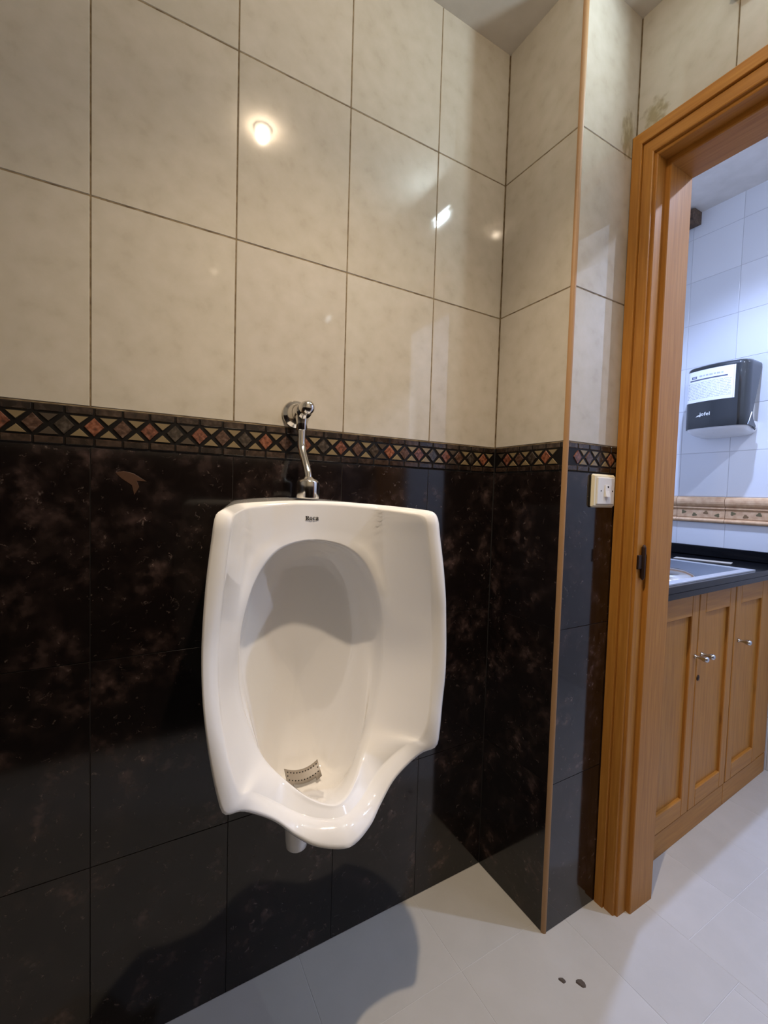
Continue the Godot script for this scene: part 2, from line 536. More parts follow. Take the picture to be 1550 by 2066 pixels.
func urinal() -> void:
	var u := thing("urinal", Vector3(XU, 0, 0), "white ceramic wall urinal with flared sides and a protruding lower lip", "urinal")
	var S := [0.0, 0.06, 0.12, 0.165, 0.20, 0.235, 0.27, 0.31, 0.36, 0.41, 0.45, 0.50, 0.55, 0.60, 0.65, 0.685, 0.73, 0.77, 0.82, 0.88, 0.94, 1.0]
	var O := with_s(S, [[0, 1.0975, .112], [.06, 1.0965, .113], [.115, 1.0935, .120], [.153, 1.091, .146], [.178, 1.088, .195], [.196, 1.084, .245], [.2065, 1.073, .266], [.212, 1.036, .268], [.219, .978, .273], [.2235, .918, .278], [.225, .873, .280], [.224, .815, .285], [.220, .764, .290], [.213, .712, .293], [.2035, .662, .300], [.194, .6345, .303], [.167, .6245, .295], [.141, .608, .290], [.109, .583, .288], [.078, .553, .296], [.046, .536, .315], [0, .530, .332]])
	var I := with_s(S, [[0, 1.0895, .1185], [.058, 1.0885, .1195], [.110, 1.085, .127], [.143, 1.082, .150], [.163, 1.079, .193], [.177, 1.075, .240], [.181, 1.064, .262], [.186, 1.036, .265], [.1925, .978, .268], [.197, .922, .268], [.200, .878, .267], [.200, .824, .270], [.197, .773, .278], [.190, .724, .287], [.180, .680, .293], [.168, .650, .289], [.153, .641, .279], [.132, .619, .262], [.103, .590, .250], [.074, .570, .259], [.042, .560, .280], [0, .558, .297]])
	var SH := [0.0, 0.09, 0.17, 0.25, 0.32, 0.375, 0.43, 0.49, 0.55, 0.62, 0.69, 0.77, 0.89, 1.0]
	var hp := [[0, 1.016, .120], [.036, 1.012, .122], [.070, 1.000, .130], [.098, .975, .141], [.120, .941, .148], [.134, .902, .154], [.144, .855, .159], [.148, .800, .161], [.144, .749, .165], [.130, .692, .175], [.110, .640, .191], [.083, .608, .216], [.041, .579, .258], [0, .570, .280]]
	var H := with_s(SH, hp)
	var WL := with_s(S, [[0, 1.1015, 0], [.045, 1.1005, 0], [.085, 1.098, 0], [.112, 1.095, 0], [.130, 1.092, 0], [.138, 1.087, 0], [.143, 1.078, 0], [.146, 1.04, 0], [.150, .98, 0], [.155, .92, 0], [.157, .87, 0], [.157, .81, 0], [.154, .76, 0], [.148, .70, 0], [.138, .64, 0], [.125, .60, 0], [.11, .56, 0], [.095, .53, 0], [.075, .50, 0], [.05, .48, 0], [.025, .47, 0], [0, .467, 0]])
	var K := [[], [], [], []]
	for i in hp.size():
		var x: float = hp[i][0]
		var y: float = hp[i][1]
		var z: float = hp[i][2]
		var b := smoothstep(0.80, 0.60, y)
		var zb := 0.045
		K[0].append([x * 0.987, lerpf(0.8 + (y - 0.8) * 0.990, y - 0.009, b), z - lerpf(0.020, 0.026, b)])
		K[1].append([x * lerpf(0.93, 0.86, b), lerpf(0.8 + (y - 0.8) * 0.945, maxf(0.527, y - 0.06), b), lerpf(lerpf(z, zb, 0.43), 0.175, b)])
		K[2].append([x * lerpf(0.79, 0.64, b), lerpf(0.8 + (y - 0.8) * 0.82, 0.512, b), lerpf(lerpf(z, zb, 0.70), 0.115, b)])
		K[3].append([x * lerpf(0.50, 0.42, b), lerpf(0.8 + (y - 0.8) * 0.54, 0.545, b), lerpf(lerpf(z, zb, 0.89), 0.070, b)])
	for k in [O, I, H]:
		for e in k:
			var p: Vector3 = e[1]
			if (k == H and p.y > 0.86) or (k != H and e[0] < 0.255):
				p.z = face_z(p.x * (0.93 if k == O else 1.0), p.y) - (0.006 if k == O else 0.0)
				e[1] = p
	var n := 84
	var loops: Array = []
	var all_s: Array = []
	for k in n + 1:
		all_s.append(float(k) / n)
	var add := func(f: Callable) -> void:
		var lp: Array = []
		for s in all_s:
			lp.append(f.call(s))
		loops.append(lp)
	var cH := func(s: float) -> Vector3: return half_curve(H, s)
	var cI := func(s: float) -> Vector3:
		var p := half_curve(I, s)
		return Vector3(p.x, p.y, lerpf(p.z, face_z(p.x, p.y), smoothstep(0.29, 0.23, s)))
	var cO := func(s: float) -> Vector3:
		var p := half_curve(O, s)
		return Vector3(p.x, p.y, lerpf(p.z, face_z(p.x * 0.93, p.y) - 0.006, smoothstep(0.29, 0.23, s)))
	var cW := func(s: float) -> Vector3: return half_curve(WL, s)
	var kk: Array = []
	for j in 4:
		var ks := with_s(SH, K[j])
		kk.append(func(s: float) -> Vector3: return half_curve(ks, s))
	# bowl, from its middle outwards
	var E := Vector3(0, 0.70, 0.0445)
	for w in [0.0, 0.15, 0.4, 0.7]:
		add.call(func(s: float) -> Vector3: return E.lerp(kk[3].call(s), w))
	for j in [3, 2, 1]:
		var j2: int = j - 1
		for w in [0.0, 0.33, 0.66]:
			add.call(func(s: float) -> Vector3:
				var a: Vector3 = kk[mini(j + 1, 3)].call(s) if j < 3 else E
				var b2: Vector3 = kk[j].call(s)
				var c: Vector3 = kk[j2].call(s)
				var d: Vector3 = kk[j2 - 1].call(s) if j2 > 0 else cH.call(s)
				return b2.cubic_interpolate(c, a, d, w))
	add.call(kk[0])
	add.call(func(s: float) -> Vector3: return cH.call(s) + (kk[0].call(s) - cH.call(s)) * 0.30)
	add.call(func(s: float) -> Vector3: return cH.call(s) + (cI.call(s) - cH.call(s)) * 0.012 + Vector3(0, 0, 0.0012))
	add.call(func(s: float) -> Vector3: return cH.call(s) + (cI.call(s) - cH.call(s)) * 0.06 + Vector3(0, 0, 0.0012))
	# face between the bowl and the rim: shallow hollow in the middle, flared wings at the sides
	for w in [0.2, 0.36, 0.5, 0.62, 0.73, 0.83, 0.91, 0.97]:
		add.call(func(s: float) -> Vector3:
			var p: Vector3 = cH.call(s).lerp(cI.call(s), w)
			var up := smoothstep(0.74, 0.88, p.y)
			return Vector3(p.x, p.y, lerpf(p.z - 0.006 * sin(PI * w) * smoothstep(0.95, 0.7, s), face_z(p.x, p.y), up)))
	add.call(cI)
	for w in [0.10, 0.3, 0.6, 0.86]:
		add.call(func(s: float) -> Vector3:
			var a: Vector3 = cI.call(s)
			var b2: Vector3 = cO.call(s)
			var up := sin(PI * w) * minf(0.0045, 0.16 * a.distance_to(b2))
			var low := smoothstep(0.68, 0.78, s)
			return a.lerp(b2, w) + Vector3(0, up * 1.2 * low, up * (1.0 - 0.5 * low)))
	add.call(cO)
	add.call(func(s: float) -> Vector3:
		var p: Vector3 = cO.call(s)
		var q: Vector3 = cW.call(s)
		var low := smoothstep(0.66, 0.76, s)
		return p.lerp(q, 0.045) - Vector3(0, 0.008 * low, 0))
	for w in [0.2, 0.5, 0.8, 1.0]:
		add.call(func(s: float) -> Vector3:
			var low := smoothstep(0.66, 0.8, s)
			return cO.call(s).lerp(cW.call(s), w) - Vector3(0, 0.02 * low * sin(PI * w), 0))
	var st := begin()
	smooth(st, true)
	for side in [1.0, -1.0]:
		for i in loops.size() - 1:
			for k in n:
				var q := [loops[i][k], loops[i][k + 1], loops[i + 1][k + 1], loops[i + 1][k]]
				for e in 4:
					q[e] = Vector3(q[e].x * side, q[e].y, q[e].z)
				if side > 0.0:
					qd(st, q[0], q[3], q[2], q[1])
				else:
					qd(st, q[0], q[1], q[2], q[3])
	st.index()
	part(u, "body", fin(st), M.ceramic)
	# outlet under the bowl
	part(u, "outlet", lathe([Vector2(0.0, 0.352), Vector2(0.02, 0.352), Vector2(0.0225, 0.355), Vector2(0.024, 0.37), Vector2(0.028, 0.43), Vector2(0.036, 0.50)], 32), M.ceramic, Vector3(-0.006, 0, 0.085))
	# maker's print
	var tm := TextMesh.new()
	var f := SystemFont.new()
	f.font_names = PackedStringArray(["Droid Serif"])
	f.font_weight = 700
	tm.font = f
	tm.text = "Roca"
	tm.font_size = 64
	tm.pixel_size = 0.0118 / 64.0
	tm.depth = 0.0004
	part(u, "printed_mark", tm, M.print, Vector3(0, 1.0625, 0.1216))
	# perforated strainer
	var sr := thing("drain_strainer", Vector3(XU - 0.006, 0.006, 0), "grey perforated strainer plate lying in the urinal bowl", "strainer")
	var g := begin()
	smooth(g, true)
	var nx := 24
	var pt := func(a: float, b: float, t: float) -> Vector3:
		var x := a * 0.036
		return Vector3(x, 0.5115 + 6.0 * x * x + b * 0.017 + t * 0.6, 0.131 - b * 0.024 - 4.0 * x * x + t * 0.8)
	for i in nx:
		var a0 := -1.0 + 2.0 * i / nx
		var a1 := -1.0 + 2.0 * (i + 1) / nx
		var lo0 := -0.16 if absf(a0 + a1) * 0.5 > 0.66 else 0.04
		for bb in [[lo0, 0.35], [0.35, 0.7], [0.7, 1.0]]:
			qd(g, pt.call(a0, bb[0], 0.003), pt.call(a0, bb[1], 0.003), pt.call(a1, bb[1], 0.003), pt.call(a1, bb[0], 0.003))
		qd(g, pt.call(a0, lo0, 0.0), pt.call(a0, lo0, 0.003), pt.call(a1, lo0, 0.003), pt.call(a1, lo0, 0.0))
		qd(g, pt.call(a0, 1.0, 0.003), pt.call(a0, 1.0, 0.0), pt.call(a1, 1.0, 0.0), pt.call(a1, 1.0, 0.003))
		for bb in [[lo0, 1.0]]:
			qd(g, pt.call(a0, bb[0], 0.0), pt.call(a1, bb[0], 0.0), pt.call(a1, bb[1], 0.0), pt.call(a0, bb[1], 0.0))
	part(sr, "plate", fin(g), M.grid)
	var dot := cbox(Vector3(0.0026, 0.0026, 0.0014), 0.0006)
	for i in 11:
		for b2 in [0.28, 0.8]:
			var a := -0.86 + 1.72 * i / 10.0
			part(sr, "hole", dot, M.hole, pt.call(a, b2, 0.0031), Basis(Vector3(1, 0, 0), -0.62))
	for a in [-0.9, 0.9]:
		part(sr, "hole", dot, M.hole, pt.call(a, 0.54, 0.0031), Basis(Vector3(1, 0, 0), -0.62))

func flush_valve() -> void:
	var v := thing("flush_valve", Vector3(XU, 1.2865, 0), "chrome push flush valve with bent pipe above the urinal", "valve")
	var along := Basis(Vector3(1, 0, 0), PI / 2)      # lathe axis y -> +z
	part(v, "wall_flange", lathe([Vector2(0.0, 0.0), Vector2(0.0305, 0.0), Vector2(0.0310, 0.003), Vector2(0.0285, 0.0065), Vector2(0.0240, 0.0085), Vector2(0.0205, 0.016), Vector2(0.0185, 0.024), Vector2(0.0180, 0.030)], 48), M.chrome, Vector3.ZERO, along)
	part(v, "body", lathe([Vector2(0.0175, 0.026), Vector2(0.0175, 0.046), Vector2(0.0160, 0.048), Vector2(0.0150, 0.052), Vector2(0.0165, 0.054), Vector2(0.0165, 0.060), Vector2(0.0, 0.060)], 40), M.chrome, Vector3.ZERO, along)
	part(v, "push_button", lathe([Vector2(0.0140, 0.058), Vector2(0.0145, 0.062), Vector2(0.0148, 0.078), Vector2(0.0138, 0.085), Vector2(0.0105, 0.0895), Vector2(0.0055, 0.0915), Vector2(0.0, 0.092)], 40), M.chrome, Vector3(0, 0.004, 0), along)
	part(v, "nut", lathe([Vector2(0.0, -0.040), Vector2(0.0105, -0.040), Vector2(0.0118, -0.038), Vector2(0.0118, -0.024), Vector2(0.0140, -0.012), Vector2(0.0150, 0.0)], 32), M.chrome, Vector3(0, 0, 0.044))
	var path: Array = []
	for i in 25:
		var t := i / 24.0
		path.append(Vector3(0, lerpf(-0.036, -0.158, t), 0.044 + 0.049 * smoothstep(0.22, 0.92, t)))
	part(v, "pipe", tube(path, 0.0083, 24), M.chrome)
	part(v, "collar", lathe([Vector2(0.0, -0.1845), Vector2(0.0222, -0.1845), Vector2(0.0230, -0.1825), Vector2(0.0230, -0.152), Vector2(0.0222, -0.149), Vector2(0.0185, -0.146), Vector2(0.0105, -0.143), Vector2(0.0092, -0.140), Vector2(0.0, -0.140)], 48), M.chrome, Vector3(0, 0, 0.093))

# ================= fittings =================
func light_switch() -> void:
	var s := thing("light_switch", Vector3(1.1300, 1.1395, ZC), "ivory surface-mounted light switch on the dark tiles beside the door frame", "switch")
	part(s, "frame", cbox(Vector3(0.092, 0.086, 0.008), 0.0035), M.ivory, Vector3(0, 0, 0.004))
	part(s, "frame_step", cbox(Vector3(0.086, 0.078, 0.003), 0.0012), M.ivory, Vector3(0, 0, 0.0090))
	part(s, "cover_plate", cbox(Vector3(0.070, 0.070, 0.005), 0.0018), M.switch_white, Vector3(0.001, 0, 0.0115))
	var st := begin()
	smooth(st, false)
	var w := 0.0078
	var a := [Vector2(-0.0150, 0.0), Vector2(-0.0150, 0.0060), Vector2(0.0, 0.0028), Vector2(0.0150, 0.0016), Vector2(0.0150, 0.0)]
	for i in a.size() - 1:
		qd(st, Vector3(-w, a[i].x, a[i].y), Vector3(-w, a[i + 1].x, a[i + 1].y), Vector3(w, a[i + 1].x, a[i + 1].y), Vector3(w, a[i].x, a[i].y))
	for sg in [-1.0, 1.0]:
		for i in range(1, a.size() - 1):
			tri3(st, Vector3(w * sg, a[0].x, a[0].y), Vector3(w * sg, a[i].x, a[i].y), Vector3(w * sg, a[i + 1].x, a[i + 1].y))
	part(s, "rocker", fin(st), M.switch_white, Vector3(0.003, 0, 0.0140))
	part(s, "pilot_hole", cbox(Vector3(0.0052, 0.0046, 0.001), 0.0003), M.hole, Vector3(0.0065, 0.0105, 0.0161))
	for x in [-0.019, 0.028]:
		part(s, "screw_hole", cbox(Vector3(0.0036, 0.0034, 0.001), 0.0003), M.hole, Vector3(x, 0, 0.0139))

# mitred sweep round the door: profile of (x, o), o = distance into the opening
func casing(prof: PackedVector2Array, k: int) -> ArrayMesh:
	var st := begin()
	smooth(st, false)
	var zl := 0.2445
	var zr := 1.105
	var yt := 2.053
	var pos := func(p: Vector2, e: int) -> Vector3:
		match e:
			0: return Vector3(p.x, 0.0, zl + p.y)
			1: return Vector3(p.x, yt - p.y * 1.2, zl + p.y)
			2: return Vector3(p.x, yt - p.y * 1.2, zr - p.y)
		return Vector3(p.x, 0.0, zr - p.y)
	for i in prof.size():
		var p := prof[i]
		var q := prof[(i + 1) % prof.size()]
		qd(st, pos.call(p, k), pos.call(p, k + 1), pos.call(q, k + 1), pos.call(q, k))
	return fin(st)

# two uprights and a head, mitred at the corners
func frame_set(d: Node3D, n: String, prof: PackedVector2Array) -> void:
	part(d, n, casing(prof, 0), M.wood)
	part(d, n + "_head", casing(prof, 1), M.wood_h)
	part(d, n, casing(prof, 2), M.wood)

func door_frame() -> void:
	var d := thing("door_1", Vector3.ZERO, "brown wooden door frame with moulded architrave round the open doorway", "door frame", "", "structure")
	frame_set(d, "architrave", PackedVector2Array([Vector2(1.208, 0.0), Vector2(1.1885, 0.0), Vector2(1.1865, 0.002), Vector2(1.1865, 0.0245), Vector2(1.1875, 0.0255), Vector2(1.1945, 0.0258), Vector2(1.1920, 0.0285), Vector2(1.1910, 0.0520), Vector2(1.1920, 0.0540), Vector2(1.199, 0.0545), Vector2(1.208, 0.0545)]))
	frame_set(d, "jamb_lining", PackedVector2Array([Vector2(1.199, 0.010), Vector2(1.199, 0.0595), Vector2(1.2005, 0.0615), Vector2(1.2370, 0.0615), Vector2(1.2370, 0.010)]))
	frame_set(d, "door_stop", PackedVector2Array([Vector2(1.2370, 0.010), Vector2(1.2370, 0.0715), Vector2(1.2390, 0.0735), Vector2(1.338, 0.0735), Vector2(1.342, 0.0700), Vector2(1.342, 0.010)]))
	var h := part(d, "hinge", cbox(Vector3(0.021, 0.036, 0.006), 0.001), M.iron, Vector3(1.2105, 0.958, 0.3085))
	part(h, "pin", lathe([Vector2(0, -0.047), Vector2(0.0035, -0.044), Vector2(0.0055, -0.038), Vector2(0.0055, 0.038), Vector2(0.0035, 0.044), Vector2(0, 0.047)], 16), M.iron, Vector3(0.0105, -0.001, 0.003))

func towel_dispenser() -> void:
	var d := thing("towel_dispenser", Vector3(XW, 0, -0.009), "black glossy paper towel dispenser with white base on the white tiled wall", "dispenser")
	# plan outline of the cover: o = distance from the wall, z across; half width 0.118
	var outline := func(depth: float, half: float, back: float) -> Array:
		var a: Array = []
		a.append(Vector2(back, -half))
		for k in 13:
			var t := PI * 0.5 * k / 12.0
			a.append(Vector2(depth - 0.05 + 0.05 * sin(t), -half + 0.035 - 0.035 * cos(t)))
		for k in 8:
			var z := lerpf(-half + 0.035, half - 0.035, (k + 1) / 9.0)
			a.append(Vector2(depth + 0.012 * (1.0 - pow(z / (half - 0.035), 2.0)), z))
		for k in 13:
			var t := PI * 0.5 * (1.0 - k / 12.0)
			a.append(Vector2(depth - 0.05 + 0.05 * sin(t), half - 0.035 + 0.035 * cos(t)))
		a.append(Vector2(back, half))
		return a
	var st := begin()
	smooth(st, true)
	# rings from the underside up to the top: [y, depth, half, back]
	var rings: Array = []
	for r in [[1.446, 0.132, 0.1175, 0.062], [1.452, 0.134, 0.119, 0.064], [1.49, 0.135, 0.119, 0.068], [1.60, 0.136, 0.119, 0.034], [1.70, 0.134, 0.119, 0.004], [1.712, 0.131, 0.118, 0.002], [1.720, 0.122, 0.114, 0.002], [1.7235, 0.105, 0.104, 0.002]]:
		var ring: Array = []
		for p in outline.call(r[1], r[2], r[3]):
			ring.append(Vector3(-p.x, r[0], p.y))
		rings.append(ring)
	for i in rings.size() - 1:
		for k in rings[i].size() - 1:
			qd(st, rings[i][k], rings[i][k + 1], rings[i + 1][k + 1], rings[i + 1][k])
	var last: Array = rings[rings.size() - 1]
	smooth(st, true)
	for k in last.size() - 1:
		tri3(st, last[k], last[k + 1], Vector3(-0.03, 1.7245, 0))
	part(d, "cover", fin(st), M.black_plastic)
	for sg in [-1.0, 1.0]:
		var ear := part(d, "hinge_ear", gem(PackedVector2Array([Vector2(-0.075, 0.055), Vector2(-0.105, 0.0), Vector2(-0.060, -0.006), Vector2(-0.036, -0.018), Vector2(-0.030, -0.012), Vector2(-0.034, 0.0), Vector2(-0.060, 0.025)]), 0.004, 0.001), M.black_plastic, Vector3(0, 1.448, sg * 0.117))
		part(ear, "screw", cbox(Vector3(0.006, 0.006, 0.003), 0.001), M.chrome, Vector3(-0.038, -0.008, 0.0045 * maxf(sg, 0.0)))
	# white base, a shallow tray narrowing downwards
	var w := begin()
	smooth(w, true)
	var wr: Array = []
	for r in [[1.470, 0.128, 0.113], [1.447, 0.129, 0.1145], [1.436, 0.122, 0.112], [1.424, 0.100, 0.104], [1.417, 0.075, 0.092], [1.414, 0.05, 0.08]]:
		var ring: Array = []
		for p in outline.call(r[1], r[2], 0.0):
			ring.append(Vector3(-p.x, r[0], p.y))
		wr.append(ring)
	for i in wr.size() - 1:
		for k in wr[i].size() - 1:
			qd(w, wr[i][k], wr[i + 1][k], wr[i + 1][k + 1], wr[i][k + 1])
	for k in wr[5].size() - 1:
		tri3(w, wr[5][k], Vector3(0, 1.412, 0), wr[5][k + 1])
	for sg in [0, 1]:
		pass
	part(d, "base", fin(w), M.white_plastic)
	part(d, "back_plate", cbox(Vector3(0.006, 0.26, 0.20), 0.002), M.white_plastic, Vector3(-0.003, 1.55, 0))
	part(d, "lock", lathe([Vector2(0, 0.0), Vector2(0.006, 0.0), Vector2(0.006, 0.004), Vector2(0, 0.004)], 16), M.steel_dark, Vector3(-0.105, 1.4235, 0.0))
	# white lettering
	var tm := TextMesh.new()
	var f := SystemFont.new()
	f.font_names = PackedStringArray(["Droid Sans"])
	f.font_weight = 700
	f.font_italic = true
	tm.font = f
	tm.text = "jofel"
	tm.font_size = 64
	tm.pixel_size = 0.019 / 64.0
	tm.depth = 0.0006
	var face := Basis(Vector3.UP, -PI / 2)
	var mark := part(d, "logo", tm, M.white_plastic, Vector3(-0.1482, 1.5045, -0.022), face)
	part(mark, "swoosh", gem(PackedVector2Array([Vector2(-0.035, -0.011), Vector2(-0.028, -0.004), Vector2(-0.016, -0.002), Vector2(-0.014, -0.008), Vector2(-0.024, -0.008)]), 0.0006, 0.0002), M.white_plastic, Vector3.ZERO)
	# notice taped to the cover
	var im := Image.create(512, 384, false, Image.FORMAT_RGB8)
	im.fill(c8(238, 238, 240))
	var ink := c8(120, 122, 138)
	im.fill_rect(Rect2i(60, 62, 60, 30), c8(92, 94, 112))
	im.fill_rect(Rect2i(72, 70, 36, 14), c8(180, 182, 196))
	var x := 150
	while x < 400:
		var l := rng.randi_range(16, 44)
		im.fill_rect(Rect2i(x, 60, l, 20), c8(186, 186, 200))
		x += l + 10
	im.fill_rect(Rect2i(42, 104, 400, 16), c8(88, 90, 108))
	for r in 11:
		var yy := 146 + r * 19
		x = 20
		while x < 470:
			var l := rng.randi_range(12, 56)
			im.fill_rect(Rect2i(x, yy, mini(l, 480 - x), 5), ink.lightened(rng.randf_range(0.15, 0.45)))
			x += l + 8
	im.fill_rect(Rect2i(496, 0, 3, 384), c8(200, 160, 170))
	var pm := mat(Color.WHITE, 0.6)
	pm.albedo_texture = ImageTexture.create_from_image(im)
	var sheet := begin()
	smooth(sheet, true)
	var half := 0.1165 - 0.035
	for k in 24:
		for side in [0]:
			var q: Array = []
			for e in [0, 1]:
				var z := lerpf(-0.108, 0.080, (k + e) / 24.0)
				var zz := clampf(z / (0.119 - 0.035), -1.0, 1.0)
				var o := 0.1355 + 0.012 * (1.0 - zz * zz)
				if z < -0.084:
					o = 0.1355 - 0.05 + 0.05 * sqrt(maxf(0.0, 1.0 - pow((z + 0.084) / 0.035, 2.0)))
				q.append([Vector3(-o - 0.0012, 0, z), (k + e) / 24.0])
			var y0 := 1.561
			var y1 := 1.699
			for v in [[q[0], y0, 1.0], [q[0], y1, 0.0], [q[1], y1, 0.0], [q[0], y0, 1.0], [q[1], y1, 0.0], [q[1], y0, 1.0]]:
				sheet.set_uv(Vector2(v[0][1], v[2]))
				sheet.add_vertex(v[0][0] + Vector3(0, v[1], 0))
	var notice := thing("paper_notice", Vector3(XW, 0, -0.009), "white printed paper notice taped on the black towel dispenser", "notice")
	part(notice, "sheet", fin(sheet), pm)

func border_washroom(wall: Node3D) -> void:
	# beige moulded border pieces with a leaf pattern, 20 cm each
	var prof := PackedVector2Array()
	prof.append(Vector2(0.0, 1.025))
	for k in 9:
		var t := PI * k / 8.0
		prof.append(Vector2(-0.004 - 0.010 * sin(t), 1.0345 - 0.0095 * cos(t)))
	prof.append(Vector2(-0.004, 1.048))
	prof.append(Vector2(-0.0065, 1.0495))
	prof.append(Vector2(-0.0065, 1.082))
	prof.append(Vector2(-0.004, 1.084))
	for k in 5:
		var t := PI * k / 4.0
		prof.append(Vector2(-0.005 - 0.006 * sin(t), 1.0915 - 0.0055 * cos(t)))
	for k in 9:
		var t := PI * k / 8.0
		prof.append(Vector2(-0.005 - 0.013 * sin(t), 1.1215 - 0.0230 * cos(t)))
	prof.append(Vector2(0.0, 1.1448))
	for j in 5:
		var z0 := -0.391 + 0.2003 * j
		var piece := part(wall, "border_piece", extrude_z(prof, z0 + 0.001, z0 + 0.1993), M.moulding, Vector3(XW, 0, 0))
		for k in 4:
			var z := z0 + 0.030 + 0.047 * k
			var up := 0.006 if k % 2 == 0 else -0.005
			var leaf := PackedVector2Array()
			for e in 10:
				var t := TAU * e / 10.0
				var rr: float = 0.0088 * (1.0 + 0.28 * cos(3.0 * t + k))
				leaf.append(Vector2(rr * cos(t) * 1.15, rr * sin(t) * 0.95))
			part(piece, "leaf", gem(leaf, 0.0012, 0.0005), M.leaf if (k + j) % 3 else M.leaf_b, Vector3(-0.0062, 1.0655 + up, z), Basis(Vector3.UP, -PI / 2))

func ceiling_lamp(at: Vector3, label: String, col: Color, energy: float, r: float, glow: float, angle: float, soft: float) -> void:
	var l := thing("ceiling_lamp", at, label, "lamp")
	part(l, "ring", lathe([Vector2(0.0, -0.0005), Vector2(0.028, -0.0005), Vector2(0.030, -0.0020), Vector2(0.027, -0.0035), Vector2(0.018, -0.0040), Vector2(0.0, -0.0040)], 40), M.white_plastic)
	var gm := mat(col, 0.4)
	gm.emission_enabled = true
	gm.emission = col
	gm.emission_energy_multiplier = glow
	part(l, "bulb", lathe([Vector2(0.017, -0.003), Vector2(0.016, -0.006), Vector2(0.0155, -0.020), Vector2(0.014, -0.030), Vector2(0.009, -0.037), Vector2(0.0, -0.040)], 32), gm)
	var o := SpotLight3D.new()
	o.name = "lamp_light"
	o.light_color = col
	o.light_energy = energy
	o.light_size = r
	o.spot_range = 8.0
	o.spot_attenuation = 2.0
	o.spot_angle = angle
	o.spot_angle_attenuation = 1.0
	o.shadow_enabled = true
	l.add_child(o)
	o.position = Vector3(0, -0.022, 0)
	o.rotation = Vector3(-PI / 2, 0, 0)
	if soft > 0.0:
		var g := OmniLight3D.new()
		g.name = "bulb_light"
		g.light_color = col
		g.light_energy = soft
		g.light_size = r
		g.omni_range = 8.0
		g.omni_attenuation = 2.0
		g.shadow_enabled = true
		l.add_child(g)
		g.position = Vector3(0, -0.022, 0)

func emergency_light() -> void:
	var e := thing("emergency_light", Vector3(XD, 2.25, 0.548), "white emergency light fixed to the tiles above the door frame", "lamp")
	part(e, "housing", cbox(Vector3(0.034, 0.075, 0.20), 0.006), M.white_plastic, Vector3(-0.017, 0, 0))
	var gm := mat(c8(235, 240, 240), 0.4)
	gm.emission_enabled = true
	gm.emission = Color(0.86, 0.95, 1.0)
	gm.emission_energy_multiplier = EMERGENCY_GLOW
	part(e, "diffuser", cbox(Vector3(0.006, 0.022, 0.075), 0.002), gm, Vector3(-0.037, 0.003, 0))
	part(e, "hood", cbox(Vector3(0.022, 0.004, 0.13), 0.001), M.white_plastic, Vector3(-0.044, 0.024, 0))
	var a := AreaLight3D.new()
	a.name = "lamp_light"
	a.area_size = Vector2(0.075, 0.022)
	a.light_color = Color(0.88, 0.96, 1.0)
	a.light_energy = EMERGENCY
	a.area_range = 8.0
	a.area_attenuation = 2.0
	a.shadow_enabled = true
	e.add_child(a)
	a.position = Vector3(-0.0425, 0.003, 0)
	a.rotation = Vector3(0, PI / 2, 0)

const WARM_E := 1.85
const COOL_E := 2.55
const COOL2_E := 1.4
const EMERGENCY := 0.42
const EMERGENCY_GLOW := 4.0
const EXPOSURE := 1.0

func _ready() -> void:
	rng.seed = 7
	# ---- camera ----
	var cam := Camera3D.new()
	cam.name = "camera"
	add_child(cam)
	cam.fov = rad_to_deg(2.0 * atan(1033.0 / 878.5))
	cam.keep_aspect = Camera3D.KEEP_HEIGHT
	cam.near = 0.02
	cam.transform = Transform3D(Basis(Vector3(0.8703, 0.0291, 0.4916), Vector3(-0.0043, 0.9987, -0.0514), Vector3(-0.4924, 0.0426, 0.8693)).orthonormalized(), Vector3(0.0757, 1.1166, 0.9576))
	cam.current = true
	# ---- environment ----
	var we := WorldEnvironment.new()
	we.name = "environment"
	var env := Environment.new()
	env.background_mode = Environment.BG_COLOR
	env.background_color = Color(0.02, 0.02, 0.022)
	env.tonemap_mode = Environment.TONE_MAPPER_LINEAR
	env.tonemap_exposure = EXPOSURE
	env.sdfgi_enabled = true
	env.ssao_enabled = true
	env.ssil_enabled = true
	we.environment = env
	add_child(we)
	make_materials()
	# ---- lamps ----
	ceiling_lamp(Vector3(0.445, CEIL, 0.62), "warm round ceiling lamp above the urinal", Color(1.0, 0.91, 0.80), WARM_E, 0.016, 5.0, 57.0, 0.17)
	ceiling_lamp(Vector3(1.84, CEIL2, 0.165), "cool white ceiling lamp over the washroom worktop", Color(0.69, 0.78, 1.0), COOL_E, 0.02, 4.0, 58.0, 0.0)
	ceiling_lamp(Vector3(1.89, CEIL2, 1.01), "cool white ceiling lamp over the open washroom floor", Color(0.80, 0.86, 1.0), COOL2_E, 0.02, 4.0, 86.0, 0.3)
	emergency_light()
	structure()
	urinal()
	flush_valve()
	light_switch()
	door_frame()
	towel_dispenser()
	worktop()
	small_things()

